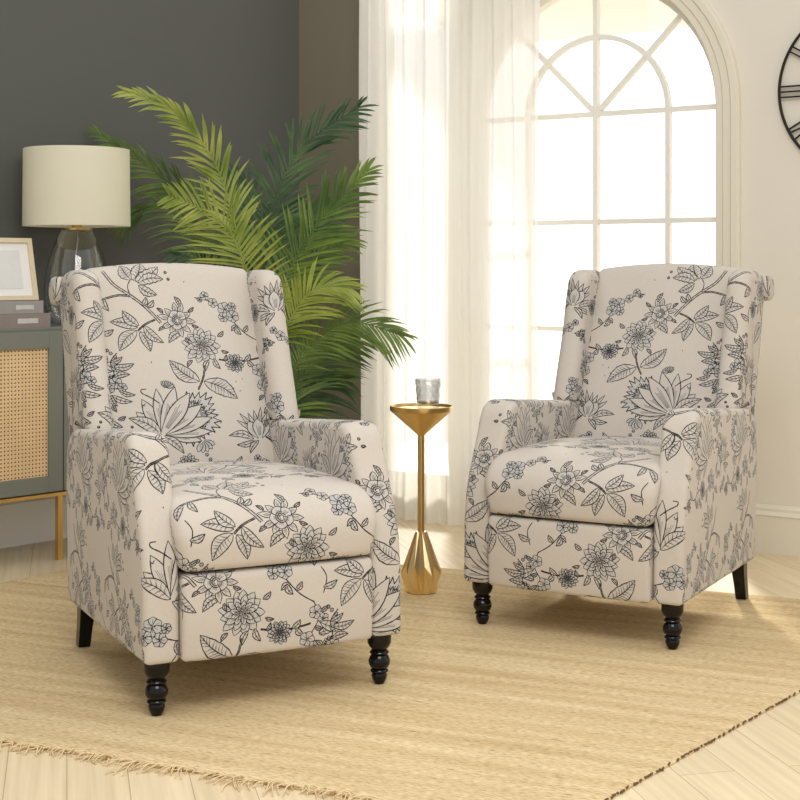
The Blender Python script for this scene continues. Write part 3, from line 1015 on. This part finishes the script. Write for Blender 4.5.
# ---------------------------------------------------------------- wall clock (seen in part at the right edge)
ck = empty('wall_clock', (0, 0, 0))
cpos = WR @ Vector((1.0, 0, 1.64))
SCK = (Vector((1.558, 5.019, 0))-WC).dot(U)+0.065
ck.matrix_world = Matrix.Translation(WR @ Vector((SCK, -0.004, 1.645))) @ Matrix(((U.x, N_OUT.x, 0, 0), (U.y, N_OUT.y, 0, 0), (0, 0, 1, 0), (0, 0, 0, 1)))
tag(ck, 'large round black metal skeleton clock with Roman numerals on the beige wall', 'clock')
M_IRON = mat('black_iron', lin(38, 34, 28), 0.5, 0.6, noise=(20, .2))
def ring_mesh(R, r):
    bm = bmesh.new(); S1_, S2_ = 96, 8; rg = []
    for i in range(S1_):
        a = 2*PI*i/S1_
        rg.append([bm.verts.new(((R+r*math.cos(b))*math.cos(a), -0.012+r*math.sin(b), (R+r*math.cos(b))*math.sin(a))) for b in [2*PI*k/S2_ for k in range(S2_)]])
    for i in range(S1_):
        A, B = rg[i], rg[(i+1) % S1_]
        for k in range(S2_): bm.faces.new((A[k], A[(k+1) % S2_], B[(k+1) % S2_], B[k]))
    return bm
link_mesh('outer_ring', ring_mesh(0.303, 0.0055), M_IRON, ck, smooth=True)
link_mesh('inner_ring', ring_mesh(0.195, 0.004), M_IRON, ck, smooth=True)
ROM = {12: 'XII', 1: 'I', 2: 'II', 3: 'III', 4: 'IV', 5: 'V', 6: 'VI', 7: 'VII', 8: 'VIII', 9: 'IX', 10: 'X', 11: 'XI'}
for h in range(1, 13):
    a = PI/2+h*PI/6                       # the hours run anticlockwise, as in the picture: III at the left
    bm = bmesh.new()
    glyphs = ROM[h]
    wds = {'I': 0.019, 'V': 0.036, 'X': 0.036}
    tot = sum(wds[c] for c in glyphs); x = tot/2
    def bar(xa, xb):
        A_ = Vector((xa, 0, 0.197)); B_ = Vector((xb, 0, 0.302))
        d = B_-A_; mid = (A_+B_)/2; ang = math.atan2(d.x, d.z)
        M = Matrix.Rotation(-(a-PI/2), 4, 'Y') @ Matrix.Translation((mid.x, -0.012, mid.z)) @ Matrix.Rotation(ang, 4, 'Y')
        box(bm, (0, 0, 0), (0.0058, 0.006, d.length), M)
    for c in glyphs:
        wd = wds[c]; x0, x1 = x, x-wd
        if c == 'I': bar((x0+x1)/2, (x0+x1)/2)
        if c == 'V': bar((x0+x1)/2, x0-.003); bar((x0+x1)/2, x1+.003)
        if c == 'X': bar(x0-.003, x1+.003); bar(x1+.003, x0-.003)
        x = x1
    link_mesh('numeral', bm, M_IRON, ck)
for L, a, wd in ((0.17, 0.9, 0.010), (0.12, -0.7, 0.012)):
    bm = bmesh.new(); box(bm, (0, -0.016, L/2-.02), (wd, 0.003, L), Matrix.Rotation(a, 4, 'Y'))
    link_mesh('hand', bm, M_IRON, ck)
bm = bmesh.new()
lathe(bm, [(0.03, 0), (0.03, 0.024), (0.02, 0.028)], 24); bmesh.ops.transform(bm, matrix=Matrix.Rotation(PI/2, 4, 'X'), verts=bm.verts[:])
link_mesh('hub', bm, M_IRON, ck)
for a in (0, PI/2, PI, 3*PI/2):
    bm = bmesh.new(); box(bm, (0, -0.01, 0.11), (0.005, 0.005, 0.172), Matrix.Rotation(a+PI/4, 4, 'Y'))
    link_mesh('spoke', bm, M_IRON, ck)

# ---------------------------------------------------------------- cane sideboard against the left wall
F0 = Vector((-1.177, 5.04, 0))
CB_ROT = A_L
cb = empty('cane_sideboard', F0, CB_ROT)        # local x along the front, y into the wall, z up
tag(cb, 'grey-green sideboard with cane door panels and brass legs by the dark wall', 'sideboard')
M_CAB = mat('sage_grey_paint', lin(124, 128, 118), 0.6, noise=(6, .06), bump=(90, .1, .001))
def cane_material():
    m, n, l, p = new_mat('cane_webbing')
    tc = n.new('ShaderNodeTexCoord')
    sx = n.new('ShaderNodeSeparateXYZ'); l.new(tc.outputs['Object'], sx.inputs[0])
    def fr(out, per, off=0):
        a = n.new('ShaderNodeMath'); a.operation = 'MULTIPLY_ADD'; a.inputs[1].default_value = 1/per; a.inputs[2].default_value = off+100
        l.new(out, a.inputs[0])
        b = n.new('ShaderNodeMath'); b.operation = 'FRACT'; l.new(a.outputs[0], b.inputs[0])
        c = n.new('ShaderNodeMath'); c.operation = 'SUBTRACT'; c.inputs[1].default_value = 0.5; l.new(b.outputs[0], c.inputs[0])
        return c.outputs[0]
    per = 0.0135
    x, z = fr(sx.outputs['X'], per), fr(sx.outputs['Z'], per)
    def sq(a):
        k = n.new('ShaderNodeMath'); k.operation = 'MULTIPLY'; l.new(a, k.inputs[0]); l.new(a, k.inputs[1]); return k.outputs[0]
    s = n.new('ShaderNodeMath'); s.operation = 'ADD'; l.new(sq(x), s.inputs[0]); l.new(sq(z), s.inputs[1])
    r = n.new('ShaderNodeValToRGB')
    r.color_ramp.elements[0].position = 0.035; r.color_ramp.elements[0].color = lin(104, 70, 38)
    r.color_ramp.elements[1].position = 0.075; r.color_ramp.elements[1].color = lin(246, 216, 170)
    e = r.color_ramp.elements.new(0.3); e.color = lin(232, 196, 148)
    l.new(s.outputs[0], r.inputs[0])
    ns = n.new('ShaderNodeTexNoise'); ns.inputs['Scale'].default_value = 14; l.new(tc.outputs['Object'], ns.inputs['Vector'])
    mr = n.new('ShaderNodeMapRange'); mr.inputs['To Min'].default_value = .85; mr.inputs['To Max'].default_value = 1.12
    l.new(ns.outputs['Fac'], mr.inputs['Value'])
    mx = n.new('ShaderNodeVectorMath'); mx.operation = 'SCALE'
    l.new(r.outputs[0], mx.inputs[0]); l.new(mr.outputs[0], mx.inputs['Scale'])
    l.new(mx.outputs[0], p.inputs['Base Color'])
    p.inputs['Roughness'].default_value = .6
    b = n.new('ShaderNodeBump'); b.inputs['Strength'].default_value = .6; b.inputs['Distance'].default_value = .002
    l.new(s.outputs[0], b.inputs['Height']); l.new(b.outputs[0], p.inputs['Normal'])
    return m
M_CANE = cane_material()
ZB, ZC = 0.237, 0.812
XL, XR, CD = -1.02, 0.36, 0.345
bm = bmesh.new(); box(bm, ((XL+XR)/2, CD/2+.018, (ZB+ZC)/2), (XR-XL, CD-.036, ZC-ZB), None, .003)
link_mesh('cabinet_body', bm, M_CAB, cb)
for (a, b_) in ((-1.015, -0.508), (-0.503, 0.0), (0.005, 0.355)):
    bm = bmesh.new()
    zt, zb, st = ZC-.012, ZB+.006, 0.055
    box(bm, (a+st/2, .009, (zt+zb)/2), (st, .018, zt-zb), None, .0015)
    box(bm, (b_-st/2, .009, (zt+zb)/2), (st, .018, zt-zb), None, .0015)
    box(bm, ((a+b_)/2, .009, zt-.029), (b_-a-2*st, .018, .058), None, .0015)
    box(bm, ((a+b_)/2, .009, zb+.027), (b_-a-2*st, .018, .054), None, .0015)
    d = link_mesh('door', bm, M_CAB, cb)
    bm = bmesh.new(); box(bm, ((a+b_)/2, .0125, (zt+zb)/2), (b_-a-2*st+.002, .004, zt-zb-.11))
    link_mesh('cane_panel', bm, M_CANE, d)
bm = bmesh.new()
box(bm, ((XL+XR)/2, .012, ZB-.006), (XR-XL, .014, .012)); box(bm, ((XL+XR)/2, CD-.03, ZB-.006), (XR-XL, .014, .012))
link_mesh('brass_rail', bm, M_BRASS, cb)
for x in (-0.99, 0.0, 0.34):
    for y in ((.016, CD-.03) if x else (.016,)):
        bm = bmesh.new(); box(bm, (x-.006, y, (ZB-.012)/2), (.020, .020, ZB-.012), None, .001)
        link_mesh('leg', bm, M_BRASS, cb)

def on_cab(x, y): return F0+WD*x+WIN*y
# two books
M_BOOKG = mat('grey_cloth_cover', lin(160, 156, 156), .8, noise=(40, .06))
M_BOOKD = mat('dark_taupe_cover', lin(146, 134, 128), .8, noise=(40, .06))
M_PAGE = mat('book_pages', lin(220, 214, 202), .9, noise=(200, .08))
M_FOIL = mat('pale_spine_panel', lin(206, 204, 204), .7, noise=(60, .15))
def book(x1, z0, th, wd, cover, label, dy, jit, panels):
    p = on_cab(x1-wd/2, dy+.085)
    r = empty('book', (p.x, p.y, z0), CB_ROT+jit)
    tag(r, label, 'book', 'books on the sideboard')
    bm = bmesh.new()
    box(bm, (0, 0, .0025), (wd, .17, .005), None, .001); box(bm, (0, 0, th-.0025), (wd, .17, .005), None, .001)
    box(bm, (0, -.083, th/2), (wd, .006, th), None, .001)
    link_mesh('cover', bm, cover, r)
    bm = bmesh.new(); box(bm, (0, .001, th/2), (wd-.008, .160, th-.0104))
    link_mesh('page_block', bm, M_PAGE, r)
    bm = bmesh.new()
    for a, b_ in panels: box(bm, ((a+b_)/2, -.0862, th/2), (b_-a, .0012, th*.34))
    link_mesh('spine_panel', bm, M_FOIL, r)
book(-0.022, ZC, .050, .30, M_BOOKD, 'taupe hardback book lying on the sideboard under the grey one', .045, 0.0, [(0.02, 0.10)])
book(-0.050, ZC+.0503, .044, .28, M_BOOKG, 'grey hardback book lying on top, under the picture frame', .045, 0.02, [(0.03, 0.10)])
# picture frame leaning on the books
fz = ZC+.0503+.044+.0005
pf = on_cab(-0.085-.10, .085)
fr_ = empty('picture_frame', (pf.x, pf.y, fz), CB_ROT-0.02)
tag(fr_, 'small pale wood picture frame leaning back on the stacked books', 'picture frame')
LM = Matrix.Rotation(math.radians(-13), 4, 'X')
W_, H_ = .27, .222
bm = bmesh.new()
for c, s in (((0, 0, .008), (W_, .018, .016)), ((0, 0, H_-.008), (W_, .018, .016)), ((-W_/2+.008, 0, H_/2), (.016, .018, H_-.032)), ((W_/2-.008, 0, H_/2), (.016, .018, H_-.032))):
    box(bm, c, s, LM)
link_mesh('frame', bm, mat('pale_ash_wood', lin(222, 206, 174), .5, noise=(15, .06)), fr_)
bm = bmesh.new(); box(bm, (0, .003, H_/2), (W_-.03, .004, H_-.03), LM)
link_mesh('mat_board', bm, mat('white_mat', lin(240, 240, 238), .8, noise=(10, .01)), fr_)
bm = bmesh.new(); box(bm, (0, .0005, H_/2), (W_-.10, .003, H_-.085), LM)
link_mesh('print', bm, mat('pale_print', lin(226, 227, 226), .8, noise=(28, .05)), fr_)
bm = bmesh.new(); box(bm, (0, 0, 0), (.05, .004, .165), Matrix.Translation((0, .075, .084)) @ Matrix.Rotation(math.radians(20), 4, 'X'))
link_mesh('easel_back', bm, M_BOOKG, fr_)

# table lamp
lp_ = on_cab(0.158, 0.155)
lamp = empty('table_lamp', (lp_.x, lp_.y, ZC))
tag(lamp, 'table lamp with a cream drum shade and clear glass gourd base on the sideboard', 'lamp')
m, n, l, p = new_mat('lamp_linen')
tc = n.new('ShaderNodeTexCoord'); t = n.new('ShaderNodeTexNoise'); t.inputs['Scale'].default_value = 250
l.new(tc.outputs['Object'], t.inputs['Vector'])
d = n.new('ShaderNodeBsdfDiffuse'); d.inputs[0].default_value = lin(252, 248, 230)
ts = n.new('ShaderNodeBsdfTranslucent'); ts.inputs[0].default_value = lin(253, 249, 230)
bmp = n.new('ShaderNodeBump'); bmp.inputs['Strength'].default_value = .1; bmp.inputs['Distance'].default_value = .001
l.new(t.outputs['Fac'], bmp.inputs['Height']); l.new(bmp.outputs[0], d.inputs['Normal'])
a = n.new('ShaderNodeMixShader'); a.inputs[0].default_value = .35
l.new(d.outputs[0], a.inputs[1]); l.new(ts.outputs[0], a.inputs[2]); l.new(a.outputs[0], n['Material Output'].inputs['Surface'])
bm = bmesh.new()
rg = lathe(bm, [(.193, .360), (.190, .640), (.187, .640), (.190, .360)], 72, cap=False)
for i in range(72): bm.faces.new((rg[3][i], rg[3][(i+1) % 72], rg[0][(i+1) % 72], rg[0][i]))
link_mesh('lamp_shade', bm, m, lamp, smooth=True, angle=50)
m, n, l, p = new_mat('lamp_glass')
tr = n.new('ShaderNodeBsdfTransparent'); tr.inputs[0].default_value = (.97, .98, .98, 1)
gl = n.new('ShaderNodeBsdfGlossy'); gl.inputs['Roughness'].default_value = 0.03
lw_ = n.new('ShaderNodeLayerWeight'); lw_.inputs['Blend'].default_value = .3
mr = n.new('ShaderNodeMapRange'); mr.inputs['To Min'].default_value = .04; mr.inputs['To Max'].default_value = .55
l.new(lw_.outputs['Facing'], mr.inputs['Value'])
mx = n.new('ShaderNodeMixShader'); l.new(mr.outputs[0], mx.inputs[0]); l.new(tr.outputs[0], mx.inputs[1]); l.new(gl.outputs[0], mx.inputs[2])
l.new(mx.outputs[0], n['Material Output'].inputs['Surface'])
M_LGLASS = m
m2 = m.copy(); m2.name = 'cut_glass'
for nd in m2.node_tree.nodes:
    if nd.type == 'MAP_RANGE': nd.inputs['To Min'].default_value = .16; nd.inputs['To Max'].default_value = .8
    if nd.type == 'BSDF_TRANSPARENT': nd.inputs[0].default_value = (.93, .94, .95, 1)
link_mesh('glass_body', GB, m2, gt)
bm = bmesh.new()
go = [(.070, 0.0), (.085, .006), (.104, .03), (.116, .08), (.118, .13), (.114, .18), (.104, .23), (.088, .28), (.072, .315), (.060, .335), (.056, .345)]
lathe(bm, go+[(r-.003, z) for r, z in go[::-1][:-1]]+[(.060, .006)], 48)
link_mesh('glass_base', bm, M_LGLASS, lamp, smooth=True, angle=50)
bm = bmesh.new(); lathe(bm, [(.057, .346), (.058, .352), (.020, .354), (.018, .39), (.018, .43), (.012, .432)], 24)
link_mesh('socket', bm, M_BRASS, lamp, smooth=True, angle=30)
bm = bmesh.new()
for k in range(3):
    a = k*2*PI/3+.3
    tube(bm, [(0.0, 0, .60), (.188*math.cos(a), .188*math.sin(a), .632)], .002, 6)
tube(bm, [(0, 0, .42), (0, 0, .60), (0, 0, .652)], .004, 8)
link_mesh('shade_frame', bm, M_BRASS, lamp, smooth=True)
bm = bmesh.new()
tube(bm, [(0.004*math.sin(k*1.3), 0.003*math.cos(k*1.7), .008+.335*k/12) for k in range(13)], .0028, 8)
link_mesh('cord', bm, mat('cloth_cord', lin(205, 200, 190), .8, noise=(80, .2)), lamp, smooth=True)

# ---------------------------------------------------------------- areca palm
def at(px, py, Y): return Vector(((px-400)*Y/FPX, Y, HC+(HY-py)*Y/FPX))
PB = Vector((-0.535, 5.42, 0))
palm = empty('areca_palm', PB)
tag(palm, 'tall potted palm with arching feathery green fronds behind the left armchair', 'plant')
bm = bmesh.new()
lathe(bm, [(.105, 0), (.125, .02), (.150, .16), (.158, .27), (.160, .30), (.150, .30), (.146, .26), (.05, .255)], 40)
link_mesh('pot', bm, mat('grey_stone_pot', lin(130, 126, 118), .8, noise=(10, .1), bump=(40, .2, .003)), palm, smooth=True, angle=40)
bm = bmesh.new(); lathe(bm, [(.145, .258), (.13, .272), (.03, .28)], 28)
tag(link_mesh('soil', bm, mat('potting_soil', lin(60, 46, 34), 1, noise=(60, .4), bump=(60, .6, .01)), palm, smooth=True))
def leaf_mat(name, c, c2):
    m, n, l, p = new_mat(name)
    tc = n.new('ShaderNodeTexCoord'); t = n.new('ShaderNodeTexNoise'); t.inputs['Scale'].default_value = 9; t.inputs['Detail'].default_value = 3
    l.new(tc.outputs['Object'], t.inputs['Vector'])
    r = n.new('ShaderNodeValToRGB'); r.color_ramp.elements[0].color = c; r.color_ramp.elements[1].color = c2
    r.color_ramp.elements[0].position = .35; r.color_ramp.elements[1].position = .65
    l.new(t.outputs['Fac'], r.inputs[0])
    l.new(r.outputs[0], p.inputs['Base Color'])
    p.inputs['Roughness'].default_value = .45
    ts = n.new('ShaderNodeBsdfTranslucent'); l.new(r.outputs[0], ts.inputs[0])
    a = n.new('ShaderNodeMixShader'); a.inputs[0].default_value = .3
    l.new(p.outputs[0], a.inputs[1]); l.new(ts.outputs[0], a.inputs[2]); l.new(a.outputs[0], n['Material Output'].inputs['Surface'])
    return m
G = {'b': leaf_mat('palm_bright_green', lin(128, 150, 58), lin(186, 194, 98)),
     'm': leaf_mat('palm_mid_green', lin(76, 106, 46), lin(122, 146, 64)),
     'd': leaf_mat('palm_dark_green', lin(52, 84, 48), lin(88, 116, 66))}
pr = random.Random(5)
def frond(ctrl, mk, Lm=0.20, n=30, t0=0.12, tilt=0.0, droop=0.35, ang=50, wd=0.011):
    Lm *= 1.12; n = int(n*1.2); wd *= .82
    pts = [at(a, b, c+(.15 if a > 200 else 0)) for a, b, c in ctrl]
    base = PB+Vector((pr.uniform(-.04, .04), pr.uniform(-.04, .04), .27))
    pts = [base]+pts
    # dense Catmull-Rom
    dense = []; N_ = len(pts)
    for i in range(N_-1):
        p0 = pts[max(0, i-1)]; p1 = pts[i]; p2 = pts[i+1]; p3 = pts[min(N_-1, i+2)]
        for j in range(10):
            t = j/10
            dense.append(0.5*((2*p1)+(p2-p0)*t+(2*p0-5*p1+4*p2-p3)*t*t+(3*p1-p0-3*p2+p3)*t**3))
    dense.append(pts[-1])
    cum = [0]
    for a, b in zip(dense, dense[1:]): cum.append(cum[-1]+(b-a).length)
    # leaflets start after the first (stalk) span
    s_start = cum[10]+(cum[-1]-cum[10])*t0
    def P(s):
        for i in range(len(cum)-1):
            if cum[i+1] >= s:
                k = (s-cum[i])/max(1e-6, cum[i+1]-cum[i])
                return dense[i].lerp(dense[i+1], k), (dense[i+1]-dense[i]).normalized()
        return dense[-1], (dense[-1]-dense[-2]).normalized()
    bm = bmesh.new()
    tube(bm, [d-PB for d in dense], 0.0055, 6, 0.0015)
    view = Vector((math.sin(tilt), -math.cos(tilt), 0.25)).normalized()
    for k in range(n):
        u = k/(n-1)
        s = s_start+(cum[-1]-s_start)*u
        p, tg = P(s)
        sd = tg.cross(view)
        if sd.length < .1: sd = tg.cross(Vector((0, 0, 1)))
        sd.normalize(); nv = sd.cross(tg).normalized()
        L = Lm*(0.45+0.75*math.sin(PI*min(1, 0.18+u*0.72)))*(1-0.45*u*u)
        al = math.radians(ang*(1-0.55*u)+pr.uniform(-6, 6))
        for sg in (-1, 1):
            al2 = al+math.radians(pr.uniform(-7, 7)); l2 = L*pr.uniform(.85, 1.1)
            d = (tg*math.cos(al2)+sd*sg*math.sin(al2)+nv*pr.uniform(0.0, .3)).normalized()
            wv = d.cross(nv).normalized()
            up_ = wv.cross(d).normalized()
            prev = None
            for q in range(6):
                v = q/5
                c = p+d*l2*v+Vector((0, 0, -1))*droop*l2*v*v*pr.uniform(.95, 1.05)
                h = wd*(math.sin(PI*min(1, v*.82+.14)))**.8*(1 if q < 5 else .05)
                if q == 5: h = .0006
                tri = [bm.verts.new(c-PB+wv*h*.5+up_*h*.22), bm.verts.new(c-PB), bm.verts.new(c-PB-wv*h*.5+up_*h*.22)]
                if prev:
                    bm.faces.new((prev[0], prev[1], tri[1], tri[0])); bm.faces.new((prev[1], prev[2], tri[2], tri[1]))
                prev = tri
    me = bpy.data.meshes.new('frond')
    for f in bm.faces: f.smooth = True
    bm.to_mesh(me); bm.free(); me.materials.append(G[mk])
    o = bpy.data.objects.new('frond', me); COL.objects.link(o); o.parent = palm
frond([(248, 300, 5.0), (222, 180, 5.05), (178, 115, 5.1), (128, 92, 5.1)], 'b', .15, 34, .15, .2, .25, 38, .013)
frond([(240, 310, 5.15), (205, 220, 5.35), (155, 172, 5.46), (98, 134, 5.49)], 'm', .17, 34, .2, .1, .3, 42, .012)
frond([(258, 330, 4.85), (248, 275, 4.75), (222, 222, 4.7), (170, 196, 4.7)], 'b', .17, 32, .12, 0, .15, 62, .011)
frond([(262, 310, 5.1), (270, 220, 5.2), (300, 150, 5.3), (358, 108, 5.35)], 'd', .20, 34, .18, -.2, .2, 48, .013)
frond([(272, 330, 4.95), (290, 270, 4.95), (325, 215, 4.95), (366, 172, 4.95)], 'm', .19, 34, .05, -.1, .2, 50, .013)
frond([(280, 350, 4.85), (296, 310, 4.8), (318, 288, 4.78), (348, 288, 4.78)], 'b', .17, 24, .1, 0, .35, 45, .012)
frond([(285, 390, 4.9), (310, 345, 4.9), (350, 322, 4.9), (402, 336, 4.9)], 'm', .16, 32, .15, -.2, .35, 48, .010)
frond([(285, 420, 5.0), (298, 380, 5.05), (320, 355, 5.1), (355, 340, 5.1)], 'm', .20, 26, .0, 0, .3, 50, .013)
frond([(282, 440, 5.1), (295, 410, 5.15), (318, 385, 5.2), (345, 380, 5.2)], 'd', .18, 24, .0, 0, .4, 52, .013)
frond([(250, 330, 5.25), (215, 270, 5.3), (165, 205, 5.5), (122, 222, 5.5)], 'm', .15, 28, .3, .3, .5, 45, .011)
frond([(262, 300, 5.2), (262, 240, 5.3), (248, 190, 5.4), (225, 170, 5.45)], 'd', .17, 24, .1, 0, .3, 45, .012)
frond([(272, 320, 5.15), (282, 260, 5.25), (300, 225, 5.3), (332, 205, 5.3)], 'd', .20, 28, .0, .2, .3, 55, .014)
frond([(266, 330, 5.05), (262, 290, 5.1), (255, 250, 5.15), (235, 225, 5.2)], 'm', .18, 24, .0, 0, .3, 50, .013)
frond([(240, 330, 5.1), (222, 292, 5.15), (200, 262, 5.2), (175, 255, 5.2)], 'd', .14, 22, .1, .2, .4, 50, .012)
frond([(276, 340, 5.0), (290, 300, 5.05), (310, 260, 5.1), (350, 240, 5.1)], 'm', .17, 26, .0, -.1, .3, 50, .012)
